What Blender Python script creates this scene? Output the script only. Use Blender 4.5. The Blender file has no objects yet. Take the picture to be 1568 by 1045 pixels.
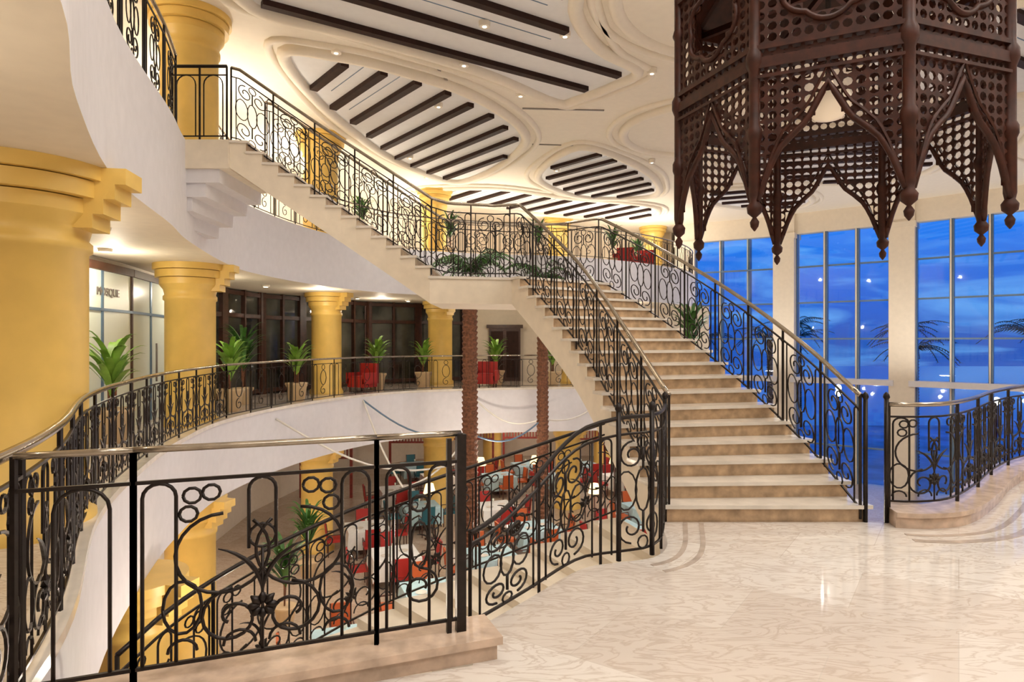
import bpy, math, random
from mathutils import Vector, Matrix
from mathutils.geometry import tessellate_polygon
random.seed(7)
pi=math.pi
sc=bpy.context.scene
# ------------------------------------------------------------------ materials
def newmat(name):
    m=bpy.data.materials.new(name); m.use_nodes=True
    nt=m.node_tree; b=nt.nodes.get('Principled BSDF')
    return m,nt,b
def mat(name,col,rough=.5,metal=0.,var=.06,scale=6.,emis=None,estr=0.,spec=None,bump=0.):
    m,nt,b=newmat(name)
    tc=nt.nodes.new('ShaderNodeTexCoord'); n=nt.nodes.new('ShaderNodeTexNoise')
    n.inputs['Scale'].default_value=scale; n.inputs['Detail'].default_value=4
    nt.links.new(tc.outputs['Object'],n.inputs['Vector'])
    r=nt.nodes.new('ShaderNodeValToRGB')
    r.color_ramp.elements[0].position=.3; r.color_ramp.elements[1].position=.7
    r.color_ramp.elements[0].color=[max(0,c*(1-var)) for c in col]+[1]
    r.color_ramp.elements[1].color=[min(1,c*(1+var)) for c in col]+[1]
    nt.links.new(n.outputs['Fac'],r.inputs['Fac']); nt.links.new(r.outputs['Color'],b.inputs['Base Color'])
    b.inputs['Roughness'].default_value=rough; b.inputs['Metallic'].default_value=metal
    if spec is not None: b.inputs['Specular IOR Level'].default_value=spec
    if emis:
        b.inputs['Emission Color'].default_value=list(emis)+[1]; b.inputs['Emission Strength'].default_value=estr
    if bump:
        bp=nt.nodes.new('ShaderNodeBump'); bp.inputs['Strength'].default_value=bump
        nt.links.new(n.outputs['Fac'],bp.inputs['Height']); nt.links.new(bp.outputs['Normal'],b.inputs['Normal'])
    return m
def marble(name,c1,c2,vein,rough,tile=0.6,rot=.6,mortar=(.58,.52,.46)):
    m,nt,b=newmat(name); N=nt.nodes; L=nt.links
    tc=N.new('ShaderNodeTexCoord'); mp=N.new('ShaderNodeMapping'); mp.inputs['Rotation'].default_value=(0,0,rot)
    L.new(tc.outputs['Object'],mp.inputs['Vector'])
    br=N.new('ShaderNodeTexBrick'); br.offset=.5
    br.inputs['Scale'].default_value=1.0; br.inputs['Brick Width'].default_value=tile*1.5; br.inputs['Row Height'].default_value=tile
    br.inputs['Mortar Size'].default_value=.003; br.inputs['Mortar Smooth'].default_value=.1; br.inputs['Bias'].default_value=-.3
    br.inputs['Color1'].default_value=list(c1)+[1]; br.inputs['Color2'].default_value=list(c2)+[1]; br.inputs['Mortar'].default_value=list(mortar)+[1]
    L.new(mp.outputs['Vector'],br.inputs['Vector'])
    n=N.new('ShaderNodeTexNoise'); n.inputs['Scale'].default_value=2.2; n.inputs['Detail'].default_value=8; n.inputs['Distortion'].default_value=2.5
    mp2=N.new('ShaderNodeMapping'); mp2.inputs['Rotation'].default_value=(0,0,rot+.5); mp2.inputs['Scale'].default_value=(1,3.2,1)
    L.new(tc.outputs['Object'],mp2.inputs['Vector']); L.new(mp2.outputs['Vector'],n.inputs['Vector'])
    r=N.new('ShaderNodeValToRGB'); e=r.color_ramp.elements
    e[0].position=.44; e[0].color=(0,0,0,1); e[1].position=.5; e[1].color=(1,1,1,1)
    x=r.color_ramp.elements.new(.56); x.color=(0,0,0,1)
    L.new(n.outputs['Fac'],r.inputs['Fac'])
    mul=N.new('ShaderNodeMath'); mul.operation='MULTIPLY'; mul.inputs[1].default_value=.5; L.new(r.outputs['Color'],mul.inputs[0])
    mx=N.new('ShaderNodeMixRGB'); L.new(mul.outputs[0],mx.inputs['Fac']); L.new(br.outputs['Color'],mx.inputs['Color1']); mx.inputs['Color2'].default_value=list(vein)+[1]
    L.new(mx.outputs['Color'],b.inputs['Base Color']); b.inputs['Roughness'].default_value=rough
    return m
M={}
M['floor']=marble('marble_floor',(.72,.665,.61),(.55,.46,.39),(.42,.32,.25),.08,.75)
M['lowfloor']=marble('restaurant_floor',(.58,.47,.37),(.44,.34,.25),(.3,.2,.14),.2,1.2,.2)
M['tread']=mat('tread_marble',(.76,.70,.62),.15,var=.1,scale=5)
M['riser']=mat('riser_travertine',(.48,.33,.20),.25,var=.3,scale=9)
M['kerb']=mat('kerb_travertine',(.56,.42,.32),.2,var=.25,scale=8)
M['border']=mat('floor_border_stone',(.46,.38,.32),.12,var=.2,scale=7)
M['plaster']=mat('cream_plaster',(.80,.71,.58),.6,var=.03)
M['white']=mat('white_plaster',(.74,.72,.75),.6,var=.03)
M['stairside']=mat('stair_stucco',(.80,.71,.58),.5,var=.05)
M['ceil']=mat('ceiling_paint',(.86,.78,.65),.7,var=.02)
M['panel']=mat('acoustic_panel',(.84,.83,.82),.7,var=.02)
M['slat']=mat('dark_slot',(.030,.012,.008),.6,var=.3,spec=.2)
M['yellow']=mat('yellow_plaster',(.78,.52,.13),.4,var=.08,scale=2.5)
M['iron']=mat('wrought_iron',(.018,.012,.010),.36,.5,var=.3,scale=30)
M['rail']=mat('bronze_handrail',(.36,.31,.25),.18,.9,var=.15,scale=10)
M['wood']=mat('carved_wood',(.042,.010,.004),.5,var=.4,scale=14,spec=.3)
M['darkwood']=mat('door_wood',(.055,.02,.012),.4,var=.3,scale=8)
M['redwood']=mat('red_screen_wood',(.25,.03,.02),.4,var=.3,scale=8)
M['shopglass']=mat('shop_glass',(.06,.06,.05),.04,var=.8,scale=.9)  # patchy tone painted in for the faintly lit interiors behind the glass
M['frost']=mat('frosted_glass',(.78,.84,.74),.25,var=.04,scale=1)
M['mull']=mat('mullion_metal',(.14,.22,.32),.35,.3)
M['leaf']=mat('leaf_green',(.05,.15,.025),.45,var=.5,scale=5)
M['leaf2']=mat('leaf_lime',(.20,.38,.05),.45,var=.4,scale=5)
M['dleaf']=mat('leaf_dark',(.02,.05,.03),.5,var=.5)
M['bark']=mat('palm_bark',(.17,.07,.035),.85,var=.5,scale=16,bump=.6)
M['pot']=mat('clay_pot',(.62,.45,.26),.5)
M['soil']=mat('soil',(.08,.05,.03),.9)
M['cloth']=mat('white_tablecloth',(.78,.78,.76),.8)
M['tcloth']=mat('pale_blue_tablecloth',(.42,.60,.66),.8)
M['red']=mat('red_upholstery',(.40,.02,.015),.6)
M['teal']=mat('teal_upholstery',(.02,.13,.17),.6)
M['orange']=mat('orange_upholstery',(.50,.10,.02),.6)
M['chairwood']=mat('chair_wood',(.08,.03,.02),.4)
M['bulb']=mat('lamp_glass',(1,.9,.7),.4,emis=(1,.88,.66),estr=5)
M['bowl']=mat('glass_bowl',(1,.85,.7),.3,emis=(1,.75,.5),estr=.2)
M['shade']=mat('lamp_shade',(1,.8,.5),.6,emis=(1,.68,.32),estr=2.2)
M['water']=mat('sea_water',(.01,.06,.28),.08,var=.5,scale=.3)
M['terr']=mat('terrace_ground',(.08,.20,.38),.5,var=.5,scale=.5)
M['sign']=mat('sign_letters',(.25,.22,.2),.4,.5)
M['silver']=mat('cable_steel',(.80,.77,.71),.4,.1)
def glassmat():
    m=bpy.data.materials.new('window_glass'); m.use_nodes=True; nt=m.node_tree; N=nt.nodes; N.clear()
    o=N.new('ShaderNodeOutputMaterial'); t=N.new('ShaderNodeBsdfTransparent'); t.inputs['Color'].default_value=(.80,.92,1,1)
    g=N.new('ShaderNodeBsdfGlossy'); g.inputs['Roughness'].default_value=.03; x=N.new('ShaderNodeMixShader'); x.inputs['Fac'].default_value=.07
    nt.links.new(t.outputs[0],x.inputs[1]); nt.links.new(g.outputs[0],x.inputs[2]); nt.links.new(x.outputs[0],o.inputs['Surface']); return m
M['glass']=glassmat()
# ------------------------------------------------------------------ mesh builder
class MB:
    def __init__(s): s.v=[];s.f=[];s.m=[];s.sm=[];s.mats=[]
    def mi(s,k):
        if k not in s.mats: s.mats.append(k)
        return s.mats.index(k)
    def add(s,vs,fs,k,smooth=False):
        o=len(s.v); s.v.extend([tuple(p) for p in vs]); i=s.mi(k)
        for f in fs:
            s.f.append([a+o for a in f]); s.m.append(i); s.sm.append(smooth)
    def hexa(s,b,t,k):
        s.add(list(b)+list(t),[(3,2,1,0),(4,5,6,7),(0,1,5,4),(1,2,6,5),(2,3,7,6),(3,0,4,7)],k)
    def box(s,c,d,k,rot=0.):
        cx,cy,cz=c; dx,dy,dz=[a/2 for a in d]; ca,sa=math.cos(rot),math.sin(rot)
        q=[(cx+x*ca-y*sa,cy+x*sa+y*ca) for x,y in((-dx,-dy),(dx,-dy),(dx,dy),(-dx,dy))]
        s.hexa([(x,y,cz-dz) for x,y in q],[(x,y,cz+dz) for x,y in q],k)
    def beam(s,p,q,w,h,k):
        p=Vector(p);q=Vector(q);d=(q-p); n=Vector((-d.y,d.x,0)); n=n.normalized()*w/2 if n.length>1e-6 else Vector((w/2,0,0)); u=Vector((0,0,h/2))
        s.hexa([p-n-u,q-n-u,q+n-u,p+n-u],[p-n+u,q-n+u,q+n+u,p+n+u],k)
    def lathe(s,c,prof,k,seg=28,smooth=True):
        vs=[];n=len(prof)
        for r,z in prof:
            for j in range(seg):
                a=2*pi*j/seg; vs.append((c[0]+r*math.cos(a),c[1]+r*math.sin(a),c[2]+z))
        fs=[]
        for i in range(n-1):
            for j in range(seg):
                a=i*seg+j;b=i*seg+(j+1)%seg; fs.append((a,b,b+seg,a+seg))
        s.add(vs,fs,k,smooth)
        s.add(vs[:seg],[tuple(range(seg))[::-1]],k); s.add(vs[-seg:],[tuple(range(seg))],k)
    def tube(s,pts,r,k,seg=4,closed=False,smooth=True):
        P=[Vector(p) for p in pts]; n=len(P)
        if n<2: return
        T=[]
        for i in range(n):
            if closed: t=P[(i+1)%n]-P[(i-1)%n]
            else: t=P[min(i+1,n-1)]-P[max(i-1,0)]
            T.append(t.normalized() if t.length>1e-9 else Vector((0,0,1)))
        a=Vector((0,0,1)) if abs(T[0].z)<.9 else Vector((1,0,0))
        N=(a-T[0]*a.dot(T[0])).normalized(); vs=[]
        for i in range(n):
            N=N-T[i]*N.dot(T[i])
            if N.length<1e-6: N=T[i].orthogonal()
            N.normalize(); B=T[i].cross(N)
            rr=r[i] if isinstance(r,(list,tuple)) else r
            for j in range(seg):
                an=2*pi*(j+.5)/seg; vs.append(P[i]+(N*math.cos(an)+B*math.sin(an))*rr)
        fs=[]
        for i in range(n if closed else n-1):
            i2=(i+1)%n
            for j in range(seg):
                j2=(j+1)%seg; fs.append((i*seg+j,i*seg+j2,i2*seg+j2,i2*seg+j))
        if not closed: fs.append(tuple(range(seg))[::-1]); fs.append(tuple((n-1)*seg+j for j in range(seg)))
        s.add(vs,fs,k,smooth and seg>4)
    def prism(s,loops,z0,z1,kt,kb,ks):
        pl=[[Vector((x,y,0)) for x,y in l] for l in loops]
        tr=tessellate_polygon(pl); flat=[p for l in pl for p in l]
        def orient(t):
            a,b,c=[flat[i] for i in t]; return t if (b-a).cross(c-a).z>0 else (t[0],t[2],t[1])
        tr=[orient(t) for t in tr]
        s.add([(p.x,p.y,z1) for p in flat],tr,kt); s.add([(p.x,p.y,z0) for p in flat],[t[::-1] for t in tr],kb)
        for l in loops:
            n=len(l); s.add([(x,y,z0) for x,y in l]+[(x,y,z1) for x,y in l],[(i,(i+1)%n,(i+1)%n+n,i+n) for i in range(n)],ks)
    def ribbon(s,pts,w0,w1,z0,z1,k):
        P=[Vector((p[0],p[1],p[2] if len(p)>2 else 0)) for p in pts]; n=len(P); vs=[]
        for i in range(n):
            t=P[min(i+1,n-1)]-P[max(i-1,0)]; q=Vector((-t.y,t.x,0)).normalized()
            for w,z in((w0,z0),(w1,z0),(w1,z1),(w0,z1)):
                a=P[i]+q*w; vs.append((a.x,a.y,a.z+z))
        fs=[]
        for i in range(n-1):
            for j in range(4): fs.append((i*4+j,i*4+(j+1)%4,(i+1)*4+(j+1)%4,(i+1)*4+j))
        fs+= [(3,2,1,0),tuple((n-1)*4+j for j in range(4))]
        s.add(vs,fs,k)
    def obj(s,name,parent=None,loc=None):
        me=bpy.data.meshes.new(name); me.from_pydata(s.v,[],s.f)
        for k in s.mats: me.materials.append(M[k])
        me.polygons.foreach_set('material_index',s.m); me.polygons.foreach_set('use_smooth',s.sm); me.update()
        o=bpy.data.objects.new(name,me); sc.collection.objects.link(o)
        if loc: o.location=loc
        if parent: o.parent=parent
        return o
def place(name,src,loc,rz=0,scale=1):
    o=bpy.data.objects.new(name,src.data); sc.collection.objects.link(o); o.location=loc; o.rotation_euler=(0,0,rz); o.scale=(scale,)*3; return o
def cr(pts,n=6):
    P=[Vector([*p]+[0]*(3-len(p))) for p in pts]; out=[]
    for i in range(len(P)-1):
        a=P[i-1] if i>0 else P[i]*2-P[i+1]; b=P[i];c=P[i+1]; d=P[i+2] if i+2<len(P) else P[i+1]*2-P[i]
        for j in range(n):
            t=j/n; out.append(.5*((2*b)+(c-a)*t+(2*a-5*b+4*c-d)*t*t+(3*b-a-3*c+d)*t**3))
    out.append(P[-1]); return out
class Path:
    def __init__(s,pts):
        s.p=[Vector([*p]+[0]*(3-len(p))) for p in pts]; s.c=[0]
        for a,b in zip(s.p,s.p[1:]): s.c.append(s.c[-1]+math.hypot(b.x-a.x,b.y-a.y))
        s.L=s.c[-1]
    def at(s,d):
        d=max(0,min(s.L,d)); c=s.c
        lo,hi=0,len(c)-1
        while hi-lo>1:
            m=(lo+hi)//2
            if c[m]<=d: lo=m
            else: hi=m
        t=(d-c[lo])/max(1e-9,c[hi]-c[lo]); return s.p[lo].lerp(s.p[hi],t)
# ------------------------------------------------------------------ plan curves
ZL,ZU,ZC=-4.6,4.6,7.5
E0=[(p.x,p.y) for p in cr([(-2.12,2.68),(-2.62,3.85),(-3.72,5.8),(-4.5,7.7),(-5.3,10.3),(-5.8,13.4),(-5.3,17),(-3.8,20.2),(-1.2,21.8),(1.5,22.4),(5,23.2),(7.6,26),(8.4,32)],6)]
U0=[(p.x,p.y) for p in cr([(-.8,-8),(-.9,0),(-1.45,1.6),(-2.0,2.9),(-2.7,4.05),(-3.65,6.0),(-4.35,8.3),(-4.85,9.8),(-5.5,12.5),(-5.7,14.5),(-5.2,17.5),(-3.8,20.5),(-1.2,22),(1.5,22.6),(4.5,24.3),(7,27),(8.4,30),(8.7,33)],6)]
R0=[(p.x,p.y) for p in cr([(3.35,5.95),(3.6,5.86),(4.1,6.02),(4.75,6.6),(5.6,7.45),(6.7,8.3),(9,9.6),(13,10.6),(19,11.2),(26,11.2)],6)]
S0=[(p.x,p.y) for p in cr([(-.22,3.72),(.12,4.2),(.5,4.72),(.78,4.86),(1.08,4.98),(1.26,5.3),(1.35,5.95)],5)]
mb=MB()
poly=[(-14,-8),(26,-8)]+R0[::-1]+S0[::-1]+[(-.2,3.32)]+E0+[(8.8,36),(-14,36)]
mb.prism([poly],-1.45,0,'floor','white','white'); mb.obj('floor')
mb=MB(); WP=[(8.8,33),(11.6,31.6),(14,29.5),(16.6,27.4),(19,25),(21.5,22.2),(23.5,19),(25,15.5),(26,11.5)]
outer=[(-14,-8),(26,-8)]+[(x+.2,y+.2) for x,y in WP[::-1]]+[(9,36),(-14,36)]
mb.prism([outer],ZL-.3,ZL,'lowfloor','lowfloor','lowfloor'); mb.obj('floor_lower')
mb=MB(); mb.prism([U0+[(8.8,36),(-14,36),(-14,-8)]],3.15,ZU,'floor','plaster','white'); mb.obj('floor_upper')
mb=MB(); mb.prism([outer],ZC,ZC+.3,'ceil','ceil','ceil'); mb.obj('ceiling')
def wallseg(name,pts,z0,z1,k,th=.15):
    m=MB(); m.ribbon(pts,0,th,z0,z1,k); return m.obj(name)
wallseg('wall_back',[(26,-8),(-14,-8)],ZL,ZC,'plaster'); wallseg('wall_left',[(-14,-8),(-14,36)],ZL,ZC,'plaster')
wallseg('wall_far',[(-14,36),(9,36)],ZL,ZC,'plaster'); wallseg('wall_far_return',[(8.9,36),(8.9,33)],ZL,ZC,'plaster'); wallseg('wall_right',[(26,11.5),(26,-8)],ZL,ZC,'plaster')
# window wall
mb=MB(); gl=MB(); pth=Path(WP); npan=6; seg=pth.L/npan
for i in range(npan+1):
    p=pth.at(i*seg); q=pth.at(min(pth.L,i*seg+.3)) ; q0=pth.at(max(0,i*seg-.3)); a=math.atan2(q.y-q0.y,q.x-q0.x)
    mb.box((p.x,p.y,(ZL+ZC)/2),(.95,.8,ZC-ZL),'plaster',a)
    mb.box((p.x,p.y,6.5),(1.05,.9,.25),'plaster',a)
for i in range(npan):
    for j in range(4):
        s0=i*seg+.45; s1=(i+1)*seg-.45; s=s0+(s1-s0)*j/3; p=pth.at(s)
        mb.box((p.x,p.y,1.0),(.16,.22,11.2),'mull',-.75)
        if j in(1,2): mb.box((p.x-.12,p.y-.1,1.0),(.05,.06,11.2),'plaster',-.75)
    p=pth.at(i*seg+.3); q=pth.at((i+1)*seg-.3)
    for z in (-3,1.75,3.4,5.05): mb.beam((p.x,p.y,z),(q.x,q.y,z),.12,.07,'mull')
    mb.beam((p.x,p.y,-.12),(q.x,q.y,-.12),.9,.24,'white')
    mb.beam((p.x,p.y,7.05),(q.x,q.y,7.05),.5,.95,'plaster')
    gl.add([(p.x,p.y,ZL),(q.x,q.y,ZL),(q.x,q.y,6.6),(p.x,p.y,6.6)],[(0,1,2,3)],'glass')
w=mb.obj('window_1'); g=gl.obj('window_glass_panes',parent=w)
# ------------------------------------------------------------------ gallery back walls
def storefront(mb,p,q,z0,z1,n):
    p=Vector((*p,0));q=Vector((*q,0)); d=q-p
    mb.hexa([(p.x,p.y,z0),(q.x,q.y,z0),(q.x,q.y+.1,z0),(p.x,p.y+.1,z0)],[(p.x,p.y,z1),(q.x,q.y,z1),(q.x,q.y+.1,z1),(p.x,p.y+.1,z1)],'shopglass')
    a=math.atan2(d.y,d.x)
    for i in range(n+1):
        c=p+d*i/n; mb.box((c.x,c.y,(z0+z1)/2),(.28 if i%2==0 else .08,.25,z1-z0),'darkwood',a)
    for z in (z0+.12,z1-.1,z1-.75): mb.beam((p.x,p.y,z),(q.x,q.y,z),.2,.12,'darkwood')
GW=[(-7.4,-2),(-7.2,5),(-7.1,9),(-7.5,12.6),(-8.3,16),(-7.8,20.2),(-5.5,24.8),(-2,27.0),(3,27.6),(8.6,28.5)]
m=MB()
m.ribbon(GW[:5],0,.2,0,3.15,'plaster'); m.ribbon(GW[7:],0,.2,0,3.15,'plaster'); m.obj('wall_gallery')
m=MB(); m.ribbon(GW[:4]+[(-9,17),(-9.5,24),(-8.5,31),(-5,34.6),(0,35.5),(8.6,35.6)],0,.2,ZL,-1.45,'plaster'); m.obj('wall_restaurant')
m=MB(); m.ribbon([(-8,-2),(-8,12),(-8.6,16),(-8,21),(-6,27),(-2,32),(3,34.8),(8.6,35.2)],0,.2,ZU,ZC,'plaster'); m.obj('wall_upper')
m=MB()
storefront(m,GW[4],GW[5],0,3.14,4); storefront(m,GW[5],GW[6],0,3.14,6); storefront(m,GW[6],GW[7],0,3.14,4); m.obj('shop_window')
m=MB()
a,b=Vector((-7.0,9.2)),Vector((-7.42,12.5)); a2=Vector((-8.2,15.9))
for p,q in((a,b),(b,a2)):
    d=(q-p); n=Vector((-d.y,d.x)).normalized()*-.12
    p=p+n;q=q+n
    m.hexa([(p.x,p.y,0),(q.x,q.y,0),(q.x-.04,q.y,0),(p.x-.04,p.y,0)],[(p.x,p.y,2.9),(q.x,q.y,2.9),(q.x-.04,q.y,2.9),(p.x-.04,p.y,2.9)],'frost')
    for t in (0,.33,.66,1):
        c=p.lerp(q,t); m.box((c.x,c.y,1.5),(.05,.05,3.0),'darkwood' if t in(0,1) else 'mull')
        if t in(.33,.66): m.tube([(c.x+.08,c.y+.1,.8),(c.x+.08,c.y+.1,1.6)],.02,'sign',6)
    m.beam((p.x,p.y,2.95),(q.x,q.y,2.95),.12,.14,'darkwood'); m.beam((p.x,p.y,2.2),(q.x,q.y,2.2),.06,.05,'mull')
door=m.obj('door_1')
cu=bpy.data.curves.new('sign_text','FONT'); cu.body='MOSQUE'; cu.size=.2; cu.extrude=.01; cu.materials.append(M['sign'])
t=bpy.data.objects.new('sign_text',cu); sc.collection.objects.link(t); t.location=(-7.12,11.2,2.45); t.rotation_euler=(pi/2,0,math.atan2(3.3,-.42)); t.parent=door
m=MB(); m.box((-.3,26.95,1.1),(1.3,.1,2.2),'darkwood'); m.box((-.62,26.88,1.1),(.5,.05,1.9),'slat'); m.box((.02,26.88,1.1),(.5,.05,1.9),'slat'); m.box((-.3,26.93,2.25),(1.5,.14,.14),'darkwood'); m.obj('door_2')
scr=MB()
for (x,y) in((-4.6,30),(-1.9,31),(.6,31.4),(3.4,31),(-7.4,26),(6,30.5)):
    scr.box((x,y,-3.0),(2.0,.1,.08),'redwood');scr.box((x,y,-2.1),(2.0,.1,.08),'redwood')
    for i in range(15): scr.box((x-.98+i*.14,y,-2.55),(.05,.06,.85),'redwood')
    for i in(-1,1): scr.box((x+i*1.0,y,-3.1),(.1,.12,2.98),'redwood')
scr.obj('wooden_screen')
# ------------------------------------------------------------------ columns
def column(name,x,y,z0,z1,r,bd=None):
    m=MB(); H=z1-z0
    m.lathe((x,y,z0),[(r*1.12,0),(r*1.12,.12),(r,.16),(r,H-.72),(r*1.06,H-.70),(r*1.06,H-.63),(r*1.0,H-.6),(r*1.05,H-.5),(r*1.18,H-.42),(r*1.2,H-.40)],'yellow',36)
    m.lathe((x,y,z0),[(r*1.2,H-.40),(r*1.2,H-.28)],'yellow',36); m.lathe((x,y,z0),[(r*1.36,H-.27),(r*1.36,H-.13)],'yellow',36); m.lathe((x,y,z0),[(r*1.46,H-.12),(r*1.46,H)],'yellow',36)
    if bd:
        d=Vector(bd).normalized(); a=math.atan2(d.y,d.x)
        for l,zt,h in((r+.42,0,.14),(r+.33,.14,.13),(r+.24,.27,.13),(r+.15,.40,.12)):
            m.box((x+d.x*l/2,y+d.y*l/2,z1-zt-h/2-.002),(l,.34,h),'yellow',a)
    return m.obj(name)
column('column',-4.32,5.7,0,3.15,.53,(1,.15)); column('column',-6.35,12.9,0,3.15,.46,(1,.1))
column('column',-5.85,20.6,0,3.15,.46,(.8,-.3)); column('column',-2.75,25,0,3.15,.46,(.6,-.6)); column('column',2.4,25.6,0,3.15,.46)
for x,y in((-5.0,8.6),(-6.35,12.9),(-5.85,19.6),(-2.75,23.8),(2.1,24.6),(6,26.2),(-1.0,33),(4.6,33)): column('column',x,y,ZL,-1.45,.46,(.9,-.2))
column('column',-5.8,11.75,ZU,ZC,.48);column('column',-5.45,18.6,ZU,ZC,.48);column('column',-3.0,25.2,ZU,ZC,.48);column('column',2.2,31,ZU,ZC,.48);column('column',7.25,33.6,ZU,ZC,.48)
# ------------------------------------------------------------------ ironwork
def arc(cx,cy,rx,a0,a1,n=12,ry=None):
    ry=ry or rx; return [(cx+rx*math.cos(math.radians(a0+(a1-a0)*i/n)),cy+ry*math.sin(math.radians(a0+(a1-a0)*i/n))) for i in range(n+1)]
def spiral(cx,cy,r0,r1,a0,a1,n=20):
    return [(cx+(r0+(r1-r0)*i/n)*math.cos(math.radians(a0+(a1-a0)*i/n)),cy+(r0+(r1-r0)*i/n)*math.sin(math.radians(a0+(a1-a0)*i/n))) for i in range(n+1)]
def ush(x0,x1,hb,ht):
    r=(x1-x0)/2; return [(x0,hb),(x0,ht-r)]+arc((x0+x1)/2,ht-r,r,180,0,8)[1:]+[(x1,hb)]
def motifA(W):
    c=W/2; S=[]
    S.append((ush(.035,.17,.08,.96),.009)); S.append((ush(W-.17,W-.035,.08,.96),.009))
    S.append((ush(c-.06,c+.06,.60,.96),.009)); S.append((arc(c,.66,.06,0,360,12),.008))
    for sg in(-1,1):
        S.append((arc(c+sg*.17,.59,.20,90 if sg<0 else 90,(90+320) if sg<0 else 90-320,22),.009))
        S.append((spiral(c+sg*.13,.26,.15,.03,90,90-sg*500,24),.009))
        for dx,h in((.30,.89),(.22,.90),(.315,.80)): S.append((arc(c+sg*dx,h,.038,0,360,10),.008))
        S.append((arc(c+sg*.34,.34,.08,0,360,14,.13),.008))
        S.append((arc(c+sg*.34,.12,.06,0,180,8),.008))
        S.append((arc(c+sg*.1,.12,.07,0,180,8),.008))
        S.append((arc(c+sg*.26,.36,.26,180 if sg>0 else 0,105 if sg>0 else 75,8),[.004,.008,.011,.012,.012,.011,.009,.006,.003]))
    for k in range(8):
        a=k*pi/4; S.append(([(c+.015*math.cos(a),.30+.015*math.sin(a)),(c+.045*math.cos(a),.30+.045*math.sin(a)),(c+.075*math.cos(a),.30+.075*math.sin(a))],[.012,.022,.004]))
    S.append(([(c,.08),(c,.60)],.008))
    return S
def motifN(W):
    c=W/2; S=[(ush(.05,.17,.08,.96),.009),(ush(W-.17,W-.05,.08,.96),.009)]
    S.append((spiral(c,.28,.11,.03,90,560,18),.008)); S.append((arc(c,.75,.045,0,360,10),.008)); S.append((arc(c,.52,.045,0,360,12,.13),.008)); return S
def motifB(W):
    c=W/2; S=[]
    S.append((ush(.0,.09,.05,.96),.009)) 
    for sg in(-1,1):
        S.append((spiral(c+sg*.10,.80,.11,.03,90,90-sg*480,22),.009))
        S.append((spiral(c+sg*.11,.24,.12,.03,270,270+sg*480,22),.009))
        S.append((arc(c+sg*.15,.53,.09,0,360,14,.15),.008))
    S.append((arc(c,.53,.07,0,360,12,.17),.009))
    S.append((arc(c,.9,.05,0,360,10),.008)); S.append((arc(c,.12,.05,0,360,10),.008))
    S.append(([(c,.2),(c,.36)],.012)); S.append(([(c,.70),(c,.85)],.012))
    S.append(([(W-.07,.05),(W-.07,.96)],.009))
    return S
def motifC(W):
    c=W/2; S=[(ush(.06,.06+.14,.08,.96),.011),(ush(W-.2,W-.06,.08,.96),.011)]
    S.append((arc(c,.6,.13,0,360,12,.2),.011)); S.append((spiral(c,.25,.13,.03,90,500,14),.011)); S.append((arc(c,.88,.07,0,360,8),.01)); return S
def railing(name,pts,W,motif,hf=None,seg=4,rr=.024,rail='rail',hr=1.10,thick=1.0):
    P=Path(pts); n=max(1,round(P.L/W)); w=P.L/n; m=MB(); hf=hf or (lambda s:1.)
    def mp(s,h):
        p=P.at(s); return (p.x,p.y,p.z+h*hf(s/P.L))
    for k in range(n):
        for po,r in motif(w):
            rad=[a*thick for a in r] if isinstance(r,list) else r*thick
            m.tube([mp(k*w+x,h) for x,h in po],rad,'iron',seg)
    for k in range(n+1): m.tube([mp(k*w,-.03),mp(k*w,hr)],.016*thick,'iron',4)
    ns=max(2,int(P.L/.12)); ss=[P.L*i/ns for i in range(ns+1)]
    m.tube([mp(s,.97) for s in ss],.012*thick,'iron',4); m.tube([mp(s,.07) for s in ss],.012*thick,'iron',4)
    m.tube([mp(s,hr) for s in ss],rr,rail,8)
    return m.obj(name)
def nl(x): return (x,3.44+(x+.27)*.385,.125)
S92=lambda s:.92
railing('balcony_railing',[nl(-.27),nl(-.68)],.6,motifN,seg=6,hr=1.13,rr=.016,hf=S92,thick=.95)
railing('balcony_railing',[nl(-.68),nl(-1.68)],1.2,motifA,seg=6,hr=1.13,rr=.016,hf=S92,thick=.95)
railing('balcony_railing',[nl(-1.68),nl(-2.09)],.6,lambda W:[(ush(.09,.3,.07,.96),.009)],seg=6,hr=1.13,rr=.016,hf=S92,thick=.95)
m=MB(); m.box((-.27,3.44,.62),(.05,.04,1.08),'iron',.35); m.box((-.33,3.415,.62),(.025,.025,1.04),'iron',.35); m.obj('newel_post')
m=MB(); m.ribbon([nl(-.12)[:2],nl(-2.25)[:2]],-.13,.12,0,.115,'kerb'); m.ribbon([nl(-.10)[:2],nl(-2.25)[:2]],-.15,.15,.085,.125,'kerb'); m.obj('stone_kerb')
lft=cr([(-2.0,2.1,.06),(-2.12,2.68,.06),(-2.66,3.85,.06),(-3.78,5.8,.06),(-4.56,7.7,.06),(-5.36,10.3,.06),(-5.86,13.4,.06)],5)
railing('balcony_railing',lft,.95,motifA,seg=4,rr=.026)
far=cr([(-5.86,13.4,.06),(-5.36,17.05,.06),(-3.85,20.3,.06),(-1.25,21.9,.06),(1.5,22.5,.06),(5,23.3,.06),(7.5,26,.06),(8.3,32,.06)],5)
railing('balcony_railing',far,1.0,motifC,seg=3,rr=.026)
m=MB(); m.ribbon([(p[0],p[1]) for p in E0],-.03,.2,0,.07,'tread'); m.obj('edge_coping')
up=[(x-.08,y,ZU) for x,y in U0 if 3<y<9.3]; railing('balcony_railing',up,.9,motifB,seg=4)
up=[(x-.08,y+.05,ZU) for x,y in U0 if 11.6<y<32]; railing('balcony_railing',up,1.0,motifC,seg=3)
swp=cr([(-.24,3.74,0),(.1,4.22,0),(.48,4.76,0),(.78,4.90,0),(1.05,5.02,0),(1.22,5.32,0),(1.40,5.98,0)],5)
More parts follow.
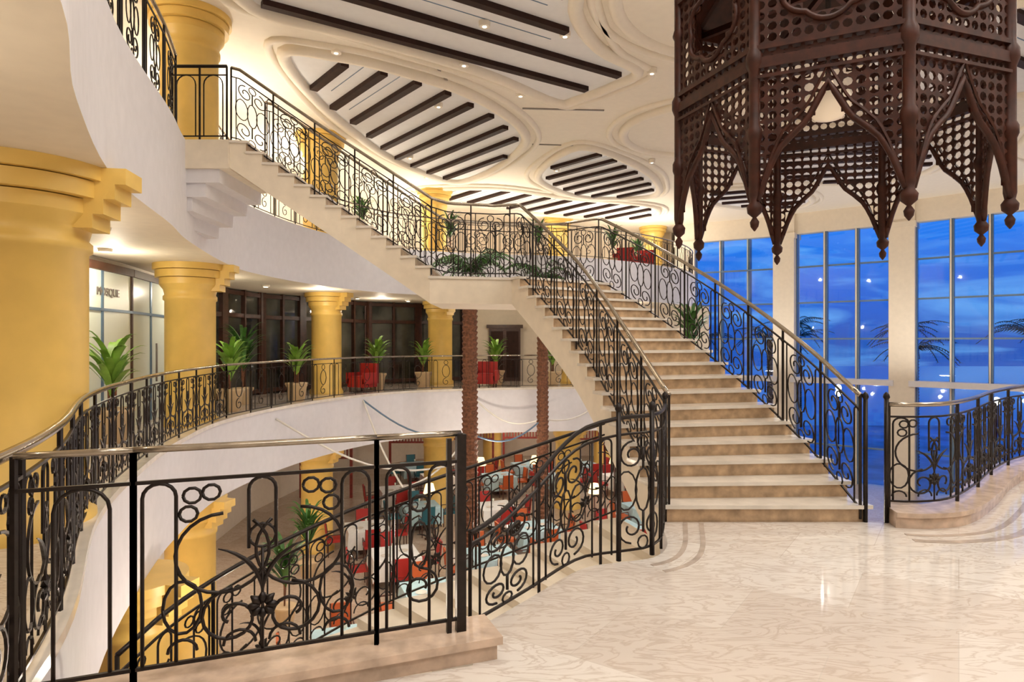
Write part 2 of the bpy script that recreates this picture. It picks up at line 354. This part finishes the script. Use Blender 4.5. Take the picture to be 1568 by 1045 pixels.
def hs(t):
    t=min(1,t/.6); return .5+.48*(t*t*(3-2*t))**.9
railing('balcony_railing',swp,.78,motifB,hf=hs,seg=6,rr=.016,rail='iron',thick=.9)
m=MB()
for x,y in((.80,4.90),(1.08,5.04),(1.40,5.98),(3.22,5.95),(3.40,5.93)):
    m.tube([(x,y,0),(x,y,1.12)],.02,'iron',8); m.lathe((x,y,1.12),[(.02,0),(.03,.02),(.022,.05),(.0,.07)],'iron',10)
m.obj('newel_post')
rr_=[(p.x,p.y,.14) for p in cr([(3.42,5.93),(3.65,5.9),(4.05,6.04),(4.7,6.63),(5.55,7.5),(6.65,8.38),(9,9.65),(13,10.65),(19,11.25)],6)]
railing('balcony_railing',rr_,.85,motifA,seg=5,rr=.022,hr=1.1,thick=1.0,hf=lambda s:.85)
m=MB(); m.ribbon([(p[0],p[1]) for p in rr_],-.17,.12,0,.13,'kerb'); m.ribbon([(p[0],p[1]) for p in rr_],-.2,.12,.10,.14,'kerb'); m.obj('stone_kerb')
m=MB()
for d,w in((-.40,.05),(-.58,.07)): m.ribbon([(p[0],p[1]) for p in rr_],d,d+w,0,.004,'border')
for d in(-.2,-.34): m.ribbon([(p.x,p.y) for p in swp[18:]],d,d+.04,0,.004,'border')
m.obj('floor_border_inlay')
# ------------------------------------------------------------------ grand staircase
r=.153
def flight(m,I,O,z0,n,r,dep=.40,first=True):
    pi_,po=Path(I),Path(O)
    for i in range(n):
        a=pi_.at(pi_.L*i/n);b=po.at(po.L*i/n);c=po.at(po.L*(i+1)/n);d=pi_.at(pi_.L*(i+1)/n)
        zt=z0+(i+1)*r-.035; f0=z0+i*r-dep; f1=z0+(i+1)*r-dep
        vs=[(a.x,a.y,f0),(b.x,b.y,f0),(c.x,c.y,f1),(d.x,d.y,f1),(a.x,a.y,zt),(b.x,b.y,zt),(c.x,c.y,zt),(d.x,d.y,zt)]
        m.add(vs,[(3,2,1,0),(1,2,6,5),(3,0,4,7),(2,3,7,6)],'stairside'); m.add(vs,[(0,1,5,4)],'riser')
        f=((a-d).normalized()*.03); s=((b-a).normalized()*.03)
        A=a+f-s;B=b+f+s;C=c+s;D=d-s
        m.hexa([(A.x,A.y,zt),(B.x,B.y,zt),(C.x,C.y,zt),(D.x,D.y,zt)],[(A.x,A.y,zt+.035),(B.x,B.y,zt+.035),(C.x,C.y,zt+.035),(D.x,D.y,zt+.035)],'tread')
I1=cr([(1.37,5.97),(1.17,6.8),(.82,8.1),(.40,9.05),(0,9.8)],6); O1=cr([(3.25,5.97),(3.16,6.9),(2.85,8.2),(2.25,9.7),(1.45,11.0)],6)
I2=cr([(-1.2,9.55),(-2.0,9.72),(-2.8,9.76),(-4.15,9.6)],6); O2=cr([(-1.2,11.2),(-2.7,11.35),(-4.2,11.15)],6)
m=MB(); flight(m,I1,O1,0,17,r); ZM=17*r
flight(m,I2,O2,ZM,13,(ZU-ZM)/13)
lp=[(0,9.8),(1.45,11.0),(.9,11.55),(0,11.6),(-1.2,11.2),(-1.2,9.55)]
m.prism([lp],ZM-.40,ZM-.035,'stairside','stairside','stairside')
c=Vector((0,10.6)); m.prism([[(x+(x-c.x)*.02,y+(y-c.y)*.03) for x,y in lp]],ZM-.035,ZM,'tread','tread','tread')
tp=[(-4.15,9.55),(-4.2,11.2),(-5.8,11.3),(-5.2,9.55)]
m.prism([tp],ZU-.42,ZU,'stairside','stairside','stairside')
for i in range(4):
    e=.22*i; m.prism([[(-4.3-e,9.6+.04*i),(-4.3-e,11.2-.05*i),(-5.85,11.2),(-5.15,9.6+.04*i)]],ZU-.42-.2*(i+1),ZU-.42-.2*i,'white','white','white')
m.obj('grand_staircase')
def railbase(I1,n,z0,r,off):
    P=Path(I1); o=[]
    for i in range(n*2+1):
        s=P.L*i/(2*n); p=P.at(s); q=P.at(min(P.L,s+.05)); q0=P.at(max(0,s-.05)); t=(q-q0).normalized(); nn=Vector((-t.y,t.x,0))
        o.append(Vector((p.x,p.y,z0+r*min(n,(i/2+.35))))-nn*off)
    return o
r2=(ZU-ZM)/13
inn=railbase(I1,17,0,r,.07)+[Vector((-.25,9.9,ZM)),Vector((-.95,9.72,ZM))]+railbase(I2,13,ZM,r2,.07)
railing('stair_railing',inn,.62,motifB,seg=5,rr=.024,thick=.92)
out=railbase(O1,17,0,r,-.07)+[Vector((.85,11.45,ZM)),Vector((.0,11.5,ZM)),Vector((-1.1,11.15,ZM))]+railbase(O2,13,ZM,r2,-.07)
railing('stair_railing',out,.68,motifB,seg=4,rr=.024,thick=.92)
railing('stair_railing',[(-4.2,9.62,ZU),(-5.0,9.62,ZU)],.4,lambda W:[(ush(.06,W-.06,.07,.97),.01)],rail='iron')
# lower descending stair
m=MB(); LI=cr([(1.2,7.4),(.1,6.9),(-1.2,6.3),(-2.0,5.6),(-2.45,4.9),(-2.6,4.3)],5); LO=cr([(1.6,6.1),(.5,5.7),(-.5,5.2),(-1.1,4.7),(-1.4,4.3),(-1.5,3.8)],5)
PI,PO=Path(LI),Path(LO); n=14
def lz(i): return -.35-.085*i
for i in range(n):
    a=PI.at(PI.L*i/n);b=PO.at(PO.L*i/n);c=PO.at(PO.L*(i+1)/n);d=PI.at(PI.L*(i+1)/n); z=lz(i)
    m.hexa([(a.x,a.y,z-.4),(b.x,b.y,z-.4),(c.x,c.y,z-.48),(d.x,d.y,z-.48)],[(a.x,a.y,z),(b.x,b.y,z),(c.x,c.y,z),(d.x,d.y,z)],'stairside')
m.obj('lower_staircase')
lb=[Vector((PI.at(PI.L*i/28).x,PI.at(PI.L*i/28).y,lz(i/2)+.02)) for i in range(29)]
railing('stair_railing',lb,.8,motifA,seg=4,thick=.95,rail='iron',rr=.018)
# ------------------------------------------------------------------ ceiling medallions
m=MB()
def pip(p,e):
    c=False; n=len(e); j=n-1
    for i in range(n):
        if (e[i][1]>p.y)!=(e[j][1]>p.y) and p.x<(e[j][0]-e[i][0])*(p.y-e[i][1])/(e[j][1]-e[i][1])+e[i][0]: c=not c
        j=i
    return c
def closed(pts,n=6):
    k=len(pts); ext=[pts[(i)%k] for i in range(-2,k+3)]; full=cr(ext,n)
    return [(p.x,p.y) for p in full[2*n:(2+k)*n]]
def ell(cx,cy,a,b,rot,n=56):
    o=[]
    for i in range(n):
        t=2*pi*i/n; x=a*math.cos(t);y=b*math.sin(t); o.append((cx+x*math.cos(rot)-y*math.sin(rot),cy+x*math.sin(rot)+y*math.cos(rot)))
    return o
cnt=[0]
def medallion(e,sd=None,step=.95,w=.2,face='panel'):
    cnt[0]+=1; zz=ZC-.02-.004*cnt[0]
    m.prism([e],zz,ZC+.01,face,face,face)
    cx=sum(p[0] for p in e)/len(e); cy=sum(p[1] for p in e)/len(e)
    m.tube([(x,y,ZC-.03) for x,y in e],.14,'ceil',8,closed=True)
    e2=[(cx+(x-cx)*(1+.4/max(.5,math.hypot(x-cx,y-cy))),cy+(y-cy)*(1+.4/max(.5,math.hypot(x-cx,y-cy)))) for x,y in e]
    m.tube([(x,y,ZC) for x,y in e2],.09,'ceil',8,closed=True)
    if sd is None: return
    ei=[(cx+(x-cx)*(1-.3/max(.5,math.hypot(x-cx,y-cy))),cy+(y-cy)*(1-.3/max(.5,math.hypot(x-cx,y-cy)))) for x,y in e]
    d=Vector((math.cos(sd),math.sin(sd))); nn=Vector((-d.y,d.x))
    for k in range(-14,15):
        base=Vector((cx,cy))+nn*(k*step+.2); ts=[t*.1 for t in range(-90,91) if pip(base+d*(t*.1),ei)]
        if len(ts)>8:
            p=base+d*ts[0];q=base+d*ts[-1]
            m.beam((p.x,p.y,ZC-.07),(q.x,q.y,ZC-.07),w,.12,'slat')
            o=nn*(step*.5); p2=p+o;q2=q+o
            if pip(p2,ei) and pip(q2,ei): m.beam((p2.x,p2.y,zz-.002),(q2.x,q2.y,zz-.002),.02,.01,'mull')
def K(u,v): return ((u-784)*5.85/(522-v),5850/(522-v))
medallion(closed([K(435,75),K(520,82),K(600,100),K(720,140),K(795,190),K(800,222),K(750,260),K(690,275),K(600,240),K(530,190),K(470,135)]),-.9,.85,.18)
medallion(closed([K(385,5),K(520,42),K(640,75),K(750,110),K(850,152),(1.6,15.6),(2.3,14.8),(2.7,14.0),(1.7,12.9),(1.1,11.4),(1.2,9.8),(.2,8.6),(-2.2,8.3),(-4.3,9.4)],5),.57,1.0,.16)
medallion(closed([K(825,262),K(885,222),K(960,243),K(1003,272),K(1000,297),K(900,300),K(840,283)]),-.85,.85,.18)
medallion(closed([K(640,290),K(760,285),K(870,300),K(1000,313),K(985,333),K(850,327),K(720,310)]),-.9,1.0,.18)
medallion(ell(10.2,20.8,2.6,4.4,-1.0),-.2); medallion(ell(10.4,13.2,2.3,3.2,-1.4),.5); medallion(ell(10.0,26.6,1.6,2.8,-1.0),-.4); medallion(ell(17,18,2.3,3.6,-.6),0)
medallion(ell(5.3,18.0,2.2,2.2,0),face='ceil'); medallion(ell(4.4,10.6,2.7,2.7,0),face='ceil')
for p,q in((K(650,75),K(690,130)),(K(800,165),K(925,168)),(K(815,220),K(880,222)),(K(700,280),K(790,290)),((8.0,18.6),(7.2,18.3)),((7.3,16.6),(11,15.9))):
    m.beam((*p,ZC-.01),(*q,ZC-.01),.05,.03,'sign')
m.obj('ceiling_medallions')
# downlights
m=MB()
for x,y in((-3.5,13),(-1,13.6),(-.5,11.9),(1,12.3),(-1.8,16),(2,19.5),(.2,15.3),(3,14),(4.5,21),(-3.2,20.5),(1.5,22),(-3,23),(6.5,23),(7,14.5),(9,17),(12,20),(11,24),(14,13)):
    m.lathe((x,y,ZC-.12),[(.10,0),(.11,.11)],'ceil',14); m.lathe((x,y,ZC-.125),[(.04,0),(.04,.008)],'bulb',12)
for x,y in((-5.4,8.6),(-6.6,10.6),(-7,14.8),(-6.6,17.5),(-5.3,22.4),(-3.8,23.9),(-1,24.4),(1,24.8),(4,25),(-5.6,6.9)):
    m.lathe((x,y,3.10),[(.10,0),(.11,.05)],'ceil',14); m.lathe((x,y,3.09),[(.06,0),(.06,.012)],'bulb',12)
m.obj('recessed_downlights')
# ------------------------------------------------------------------ wooden lantern
LX,LY=2.44,5.04; ap=1.05; R=ap/math.cos(pi/8); a0=math.atan2(-LY,-LX)
V=[(LX+R*math.cos(a0+pi/8+k*pi/4),LY+R*math.sin(a0+pi/8+k*pi/4)) for k in range(8)]
m=MB(); zb=2.50
gp=[(0,1),(.08,.9),(.3,.62),(.5,.5),(.7,.36),(.85,.14),(.93,-.02),(1,-.15)]
def og(t):
    t=abs(t)
    for (x0,y0),(x1,y1) in zip(gp,gp[1:]):
        if t<=x1: return y0+(y1-y0)*(t-x0)/(x1-x0)
    return gp[-1][1]
def zo(t): return 2.66+.62*og(t)
ZB=3.46; ZT=4.40
for k in range(8):
    p=Vector((*V[k],0));q=Vector((*V[(k+1)%8],0)); d=(q-p).normalized(); s=(q-p).length; mid=(p+q)/2; nn=Vector((d.y,-d.x,0))
    if nn.dot(mid-Vector((LX,LY,0)))<0: nn=-nn
    def W(x,z,o=0): v=mid+d*x+nn*o; return (v.x,v.y,z)
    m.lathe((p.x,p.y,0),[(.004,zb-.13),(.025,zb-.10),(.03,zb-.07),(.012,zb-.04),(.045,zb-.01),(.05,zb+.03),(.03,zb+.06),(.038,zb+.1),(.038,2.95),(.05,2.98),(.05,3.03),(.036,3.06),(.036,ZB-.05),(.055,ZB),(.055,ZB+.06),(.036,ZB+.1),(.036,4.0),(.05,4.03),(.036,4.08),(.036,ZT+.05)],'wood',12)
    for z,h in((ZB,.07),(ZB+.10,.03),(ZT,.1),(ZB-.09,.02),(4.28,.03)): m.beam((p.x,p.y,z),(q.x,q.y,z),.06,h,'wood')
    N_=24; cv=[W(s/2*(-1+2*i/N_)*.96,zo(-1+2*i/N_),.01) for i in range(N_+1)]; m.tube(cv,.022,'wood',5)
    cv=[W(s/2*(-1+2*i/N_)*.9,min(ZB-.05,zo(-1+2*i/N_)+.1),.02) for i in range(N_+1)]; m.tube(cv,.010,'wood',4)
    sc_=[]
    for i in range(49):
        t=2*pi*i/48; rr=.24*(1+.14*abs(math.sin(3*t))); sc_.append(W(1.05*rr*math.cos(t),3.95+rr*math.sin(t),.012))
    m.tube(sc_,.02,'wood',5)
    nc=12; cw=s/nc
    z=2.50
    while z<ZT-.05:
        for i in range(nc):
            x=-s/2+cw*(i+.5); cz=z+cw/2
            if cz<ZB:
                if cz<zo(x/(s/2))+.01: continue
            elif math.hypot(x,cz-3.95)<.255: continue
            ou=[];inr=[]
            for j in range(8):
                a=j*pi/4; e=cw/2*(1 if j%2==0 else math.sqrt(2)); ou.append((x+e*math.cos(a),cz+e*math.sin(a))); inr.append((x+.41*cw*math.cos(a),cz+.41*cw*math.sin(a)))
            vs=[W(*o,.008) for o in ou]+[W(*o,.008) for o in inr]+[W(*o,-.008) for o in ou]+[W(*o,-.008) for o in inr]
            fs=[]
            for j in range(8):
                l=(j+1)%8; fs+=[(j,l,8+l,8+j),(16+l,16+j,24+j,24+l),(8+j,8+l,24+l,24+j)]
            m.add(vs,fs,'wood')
        z+=cw
for k in range(8):
    p=V[k];q=V[(k+1)%8]; c=Vector((LX,LY))
    P1=Vector(p);Q1=Vector(q);P2=c.lerp(P1,.45);Q2=c.lerp(Q1,.45)
    m.add([(P1.x,P1.y,ZT+.05),(Q1.x,Q1.y,ZT+.05),(Q2.x,Q2.y,ZT+.75),(P2.x,P2.y,ZT+.75),(c.x,c.y,ZT+1.3)],[(0,1,2,3),(3,2,4)],'wood')
    m.beam((P1.x,P1.y,ZT+.06),(P2.x,P2.y,ZT+.76),.05,.05,'wood')
    m.beam((P1.x,P1.y,ZT-.02),(c.x,c.y,ZT-.02),.04,.05,'wood')
m.tube([(LX,LY,3.6),(LX,LY,ZC)],.02,'iron',8)
m.lathe((LX,LY,0),[(.02,3.35),(.10,3.37),(.16,3.45),(.17,3.5),(.15,3.56),(.05,3.60),(.03,3.66)],'bowl',20)
m.obj('wooden_lantern_chandelier')
# ------------------------------------------------------------------ plants
def leafstrip(m,base,az,L,rise,w,k,n=6,droop=1.3):
    pts=[];z0=Vector(base)
    for i in range(n+1):
        t=i/n; pts.append(z0+Vector((math.cos(az)*L*t*.75,math.sin(az)*L*t*.75,rise*math.sin(t*droop*1.4)))) 
    sd=Vector((-math.sin(az),math.cos(az),0)); vs=[]
    for i,p in enumerate(pts):
        t=i/n; ww=w*math.sin(pi*min(1,.12+t*.88))**.7 if t<1 else .002
        vs+=[p-sd*ww,p+Vector((0,0,-.25*ww)),p+sd*ww]
    fs=[]
    for i in range(n): fs+=[(i*3,i*3+1,i*3+4,i*3+3),(i*3+1,i*3+2,i*3+5,i*3+4)]
    m.add(vs,fs,k,True)
def potplant(h,leaf,wide=.075,nl=26,trunk=0.):
    m=MB(); m.lathe((0,0,0),[(.17,0),(.2,.05),(.24,.35),(.28,.42),(.28,.46),(.24,.46)],'pot',20); m.lathe((0,0,.40),[(.23,0),(.23,.03)],'soil',16)
    for i in range(3): m.tube([(.03*i-.03,.02*i,.4),(.05*i-.05,.0,.45+h*.5)],.018,'bark',5)
    for i in range(nl):
        z=.45+h*(.15+.45*i/nl)+trunk; leafstrip(m,(0,0,z),i*2.4+random.random(),h*(.38+.2*random.random()),h*(.38-.12*random.random()),wide,leaf)
    return m
A=potplant(1.15,'leaf2',.05,34).obj('potted_plant'); A.location=(-6.5,10.6,0); A.scale=(1.2,)*3
for x,y,sx in((-6.6,15.3,1.15),(-5.9,17.9,1.1),(-4.6,22.2,1.2),(-3.2,23.6,1.15),(-.6,24.3,1.2),(1.5,24.2,1.15)): place('potted_plant',A,(x,y,0),random.random()*6,sx)
B=potplant(1.7,'leaf',.05,46,.2).obj('potted_palm'); B.location=(7.0,25.5,0); B.scale=(1.45,)*3
place('potted_palm',B,(-7.0,17.0,0),1,.95)
for x,y in((-2.2,23.2),(1,24.5),(4,26),(-4.8,20.8),(5.6,29)): place('potted_palm',B,(x,y,ZU),x,.75)
for x,y in((3.2,9.4),(-5.0,14.4),(-5.4,17.3),(8.0,18.8)): place('potted_palm',B,(x,y,ZL),x,.9)
def palm(H,name,loc,rad=.25,fr=18,fl=2.0,k='leaf'):
    m=MB(); pr=[]; n=int(H/.16)
    for i in range(n):
        rr=rad*(1-.15*i/n); pr+=[(rr*.82,i*.16),(rr,i*.16+.11)]
    pr.append((rad*.6,n*.16)); m.lathe((0,0,0),pr,'bark',14,False)
    for i in range(fr):
        az=i*2.4; L=fl*(.8+.4*random.random()); up=.8+random.random()*.9; pts=[]
        for j in range(9):
            t=j/8; pts.append(Vector((math.cos(az)*L*t,math.sin(az)*L*t,H+up*t*1.1-1.5*t*t*(1.2 if up<1.2 else .9))))
        m.tube(pts,.018,k,4)
        for j in range(1,9):
            p=pts[j]
            for sg in(-1,1):
                d=Vector((math.cos(az+sg*1.0),math.sin(az+sg*1.0),-.45)).normalized()*.5*(1.1-j/12); s=Vector((math.cos(az),math.sin(az),0))*.035
                for q in(0,.5):
                    pp=p.lerp(pts[j-1],q); m.add([pp-s,pp+s,pp+d],[(0,1,2)],k)
    o=m.obj(name); o.location=loc; return o
palm(8.3,'palm_tree',(-1.25,19.4,ZL),.27,20,1.2); palm(8.2,'palm_tree',(1.0,21.3,ZL),.22,16,1.1)
# ------------------------------------------------------------------ furniture
def chair(col):
    m=MB()
    for x in(-.2,.2):
        m.tube([(x,.2,0),(x,.2,.44)],.02,'chairwood',4); m.tube([(x,-.2,0),(x,-.2,.5),(x,-.26,.98)],.02,'chairwood',4)
        m.tube([(x*1.15,-.2,.64),(x*1.15,.15,.64),(x*1.1,.2,.44)],.018,'chairwood',4)
    m.box((0,0,.46),(.46,.46,.09),col)
    m.hexa([(-.21,-.2,.52),(.21,-.2,.52),(.21,-.25,.52),(-.21,-.25,.52)],[(-.2,-.25,.97),(.2,-.25,.97),(.2,-.3,.97),(-.2,-.3,.97)],col)
    return m
def table(k):
    m=MB(); top=[];bot=[]
    for i in range(40):
        t=2*pi*i/40; s=max(abs(math.cos(t)),abs(math.sin(t))); x=.6*math.cos(t)/s;y=.6*math.sin(t)/s; f=1.06+.03*math.sin(i*pi/1.5)
        top.append((x,y,.75)); bot.append((x*f,y*f,.25))
    m.add(top,[tuple(range(40))],k); m.add(top+bot,[(i+40,(i+1)%40+40,(i+1)%40,i) for i in range(40)],k)
    m.box((0,0,.37),(.08,.08,.7),'chairwood'); m.box((0,0,.02),(.5,.5,.04),'chairwood')
    m.lathe((.25,.1,.75),[(.11,0),(.13,.012)],'tread',14); m.lathe((-.25,-.15,.75),[(.11,0),(.13,.012)],'tread',14)
    m.lathe((0,.25,.75),[(.03,0),(.006,.01),(.006,.08),(.035,.11),(.03,.17)],'frost',8)
    return m
# rows of tables, 2.7 m apart, skipping columns / palms
obst=[(-5.0,8.6),(-6.35,12.9),(-5.85,19.6),(-2.75,23.8),(2.1,24.6),(6,26.2),(-1.0,33),(4.6,33),(-1.25,19.4),(1.0,21.3),(3.2,9.4),(-5.0,14.4),(-5.4,17.3),(8,18.8)]
pos=[]
for j in range(10):
    y=9.6+j*2.45
    for i in range(6):
        x=-4.3+i*2.5+(1.25 if j%2 else 0)
        if x>7.2 or (y<12.5 and x<-3.5): continue
        if min(math.hypot(x-a,y-b) for a,b in obst)<1.45: continue
        if 29.6<y<32.2: continue
        pos.append((x,y))
srcC={};srcT={}
for i,(x,y) in enumerate(pos):
    k=('cloth','tcloth','cloth','tcloth','tcloth')[i%5]; ro=.35
    if k not in srcT: o=table(k).obj('dining_table'); srcT[k]=o; o.location=(x,y,ZL); o.rotation_euler=(0,0,ro)
    else: o=place('dining_table',srcT[k],(x,y,ZL),ro)
    col=('red','teal','red','orange','red')[i%5]
    for j in range(4):
        a=ro+j*pi/2; cx,cy=x+.93*math.cos(a),y+.93*math.sin(a)
        if col not in srcC: o=chair(col).obj('dining_chair'); srcC[col]=o; o.location=(cx,cy,ZL); o.rotation_euler=(0,0,a+pi/2)
        else: place('dining_chair',srcC[col],(cx,cy,ZL),a+pi/2)
def lampm():
    m=MB(); m.lathe((0,0,0),[(.16,0),(.16,.03),(.025,.05),(.02,1.5)],'chairwood',12); m.lathe((0,0,1.45),[(.20,0),(.12,.3)],'shade',16); return m
FL=lampm().obj('floor_lamp'); FL.location=(2.1,15.7,ZL)
for x,y in((2.6,20.6),(-2.6,20.6),(4.0,25.6),(-1.2,25.2),(0.9,25.6)): place('floor_lamp',FL,(x,y,ZL))
def armchair():
    m=MB(); m.box((0,0,.3),(.7,.65,.28),'red'); m.box((0,-.3,.62),(.7,.14,.6),'red'); m.box((-.36,0,.45),(.12,.65,.35),'red'); m.box((.36,0,.45),(.12,.65,.35),'red'); m.box((0,.04,.47),(.56,.52,.1),'red')
    for x in(-.3,.3):
        for y in(-.27,.27): m.tube([(x,y,0),(x,y,.18)],.025,'chairwood',6)
    return m
S=armchair().obj('armchair'); S.location=(-4.85,21.2,0); S.rotation_euler=(0,0,2.6)
for x,y,a,z in((-.9,22.9,3,0),(4.6,26.8,2.8,ZU),(5.6,27.6,2.8,ZU)): place('armchair',S,(x,y,z),a)
m=MB()
for p,q,sg in(((-4.4,19.3,-.1),(-1.25,19.4,-1.1),.45),((-1.25,19.4,-1.1),(1.0,21.3,-.9),.45),((-5.6,15.5,-.2),(-1.25,19.4,-1.9),.7),((-1.6,21.6,-.1),(-1.25,19.4,-1.0),.1),((-1.4,21.7,-.1),(1.0,21.3,-.9),.5),((1.0,21.3,-.9),(3.5,22.9,-.1),.4),((-4.4,19.3,-.1),(-3.0,18,-2.4),.2),((-3.0,18,-2.4),(-1.25,19.4,-1.1),.3)):
    m.tube([Vector(p).lerp(Vector(q),i/12)-Vector((0,0,sg*math.sin(pi*i/12))) for i in range(13)],.028,'mull' if sg in(.45,) else 'silver',5)
m.obj('atrium_cables')
m=MB()
UPL=((6.4,6.6,5.9),(10.5,8.5,6.5),(0.6,5.2,5.0),(-.2,8.4,6.4))
for x,y,z in UPL:
    m.lathe((x,y,z-.25),[(.05,0),(.35,.12),(.58,.24),(.56,.24),(.3,.14),(.04,.08)],'iron',24); m.tube([(x,y,z-.2),(x,y,ZC)],.012,'iron',6)
m.obj('added_pendant_dish')  # invented dishes above the view, housing for the added ceiling uplights
FUP=((-6.6,14.5),(-6.4,20),(-4,24.8),(-.6,25.5),(3.6,28),(6.5,31))
m=MB()
for x,y in FUP: m.lathe((x,y,ZU),[(.3,0),(.32,.1),(.3,.12),(.26,.05),(.05,.04)],'iron',20)
m.obj('added_floor_dish')  # invented dishes hidden on the upper floor, around the added uplights
# ------------------------------------------------------------------ exterior
m=MB(); m.box((30,110,-5.6),(260,150,.2),'water'); m.obj('sea')
m=MB(); m.box((30,38,-5.2),(80,26,.5),'terr'); m.obj('terrace')
for x,y,H in((15,38,6.8),(21,34,6.2),(27,34,7),(19,44,7.6),(12,42,6.6),(31,28,6.5),(24,40,7.2),(22,50,7),(33,40,7.4)): palm(H,'outdoor_palm_tree',(x,y,-4.95),.2,16,2.0,'dleaf')
m=MB()
for x,y in((18,36),(23,31),(13,36),(27,27),(20,40),(29,33)):
    m.lathe((x,y,-4.95),[(.08,0),(.04,.1),(.04,3.6)],'iron',8); m.lathe((x,y,-1.4),[(.05,0),(.16,.1),(.18,.2),(.12,.35),(.0,.4)],'bulb',10)
m.obj('garden_lamps')
# world
wd=bpy.data.worlds.new('dusk'); sc.world=wd; wd.use_nodes=True; N=wd.node_tree.nodes; L=wd.node_tree.links
bg=N['Background']; tc=N.new('ShaderNodeTexCoord'); sp=N.new('ShaderNodeSeparateXYZ'); L.new(tc.outputs['Generated'],sp.inputs[0])
rp=N.new('ShaderNodeValToRGB'); e=rp.color_ramp.elements; e[0].position=.0; e[0].color=(.02,.10,.46,1); e[1].position=.5; e[1].color=(.03,.17,.76,1)
x=e.new(.05); x.color=(.015,.12,.60,1); x=e.new(.16); x.color=(.025,.22,.84,1)
L.new(sp.outputs['Z'],rp.inputs['Fac'])
mp=N.new('ShaderNodeMapping'); mp.inputs['Scale'].default_value=(3,3,16); L.new(tc.outputs['Generated'],mp.inputs['Vector'])
nz=N.new('ShaderNodeTexNoise'); nz.inputs['Scale'].default_value=1.6; nz.inputs['Detail'].default_value=5; nz.inputs['Distortion'].default_value=1.2; L.new(mp.outputs['Vector'],nz.inputs['Vector'])
r2_=N.new('ShaderNodeValToRGB'); r2_.color_ramp.elements[0].position=.47; r2_.color_ramp.elements[1].position=.74; r2_.color_ramp.elements[1].color=(.7,.7,.7,1); L.new(nz.outputs['Fac'],r2_.inputs['Fac'])
mx=N.new('ShaderNodeMixRGB'); L.new(r2_.outputs['Color'],mx.inputs['Fac']); L.new(rp.outputs['Color'],mx.inputs['Color1']); mx.inputs['Color2'].default_value=(.20,.52,.95,1)
L.new(mx.outputs['Color'],bg.inputs['Color']); bg.inputs['Strength'].default_value=1.15
# ------------------------------------------------------------------ lights
G=.66
def area(name,loc,size,pw,col=(1,.9,.78),rot=(0,0,0)):
    l=bpy.data.lights.new(name,'AREA'); l.shape='DISK'; l.size=size; l.energy=pw*G; l.color=col
    o=bpy.data.objects.new(name,l); sc.collection.objects.link(o); o.location=loc; o.rotation_euler=rot
def point(name,loc,pw,col=(1,.86,.7),rad=.08,spot=False):
    l=bpy.data.lights.new(name,'SPOT' if spot else 'POINT'); l.energy=pw*G; l.color=col; l.shadow_soft_size=rad
    if spot: l.spot_size=2.7; l.spot_blend=1
    o=bpy.data.objects.new(name,l); sc.collection.objects.link(o); o.location=loc
for x,y in((2,-3),(7,-3),(1.5,2),(6,2),(12,2),(6,7.2),(10,7),(18,4)): area('added_ceiling_fill',(x,y,ZC-.1),2.2,265,(1,.96,.91))  # added fill: big disks in the unseen ceiling above and behind the camera
for x,y,z in UPL: area('added_uplight',(x,y,z),.9,250,(1,.95,.87),(pi+.3,0,0))  # added upward fill from the hanging dishes, brightens the ceiling
for x,y in FUP: area('added_uplight',(x,y,ZU+.16),.5,170,(1,.92,.80),(pi,-.25 if x<0 else .1,0))  # added upward fill hidden on the upper gallery, lifts the far ceiling
for x,y in((11.5,30),(16,26),(20,22)): area('added_uplight',(x-1.2,y-1.4,.1),.6,200,(1,.93,.84),(pi,0,0))  # added upward fill by the window ledge, has no fixture
for x,y in((-1,13),(4,14.5),(10,16),(-1.5,20),(5,22),(11,23),(17,18),(0,27),(5,30)): point('ceiling_spot',(x,y,ZC-.2),510,(1,.95,.88),.06,True)
for x,y in((-5.6,7.3),(-3.3,2.5),(-6.6,10.8),(-7,15),(-5.5,18.8),(-4.6,23),(-.5,24.6),(4.5,25.5)): point('gallery_lamp',(x,y,2.75),62,(1,.88,.70),.06)
for x,y in((-3,8),(0,12.5),(-2.5,14),(2,17),(-.5,20),(-2,26.5),(3,26.6),(5,14),(8,20),(3,9),(-6,10),(-6.5,16),(0,31),(5,31)): point('restaurant_lamp',(x,y,-1.9),130,(1,.86,.70),.06)
for x,y in((-6.8,10),(-6.8,14.5),(-6.8,19),(-4,27),(1,30),(6,31)): point('upper_lamp',(x,y,6.6),70,(1,.87,.70),.06)
point('lantern_lamp',(LX,LY,3.9),14,(1,.8,.6),.06)
# ------------------------------------------------------------------ camera
cd=bpy.data.cameras.new('camera'); cam=bpy.data.objects.new('camera',cd); sc.collection.objects.link(cam)
cam.location=(0,0,1.65); cam.rotation_euler=(pi/2,0,0); cd.sensor_width=36; cd.lens=36*1000/1568; cd.clip_end=600
sc.camera=cam
try:
    sc.view_settings.view_transform='Standard'; sc.view_settings.look='None'; sc.view_settings.exposure=0
except Exception as ex: print(ex)
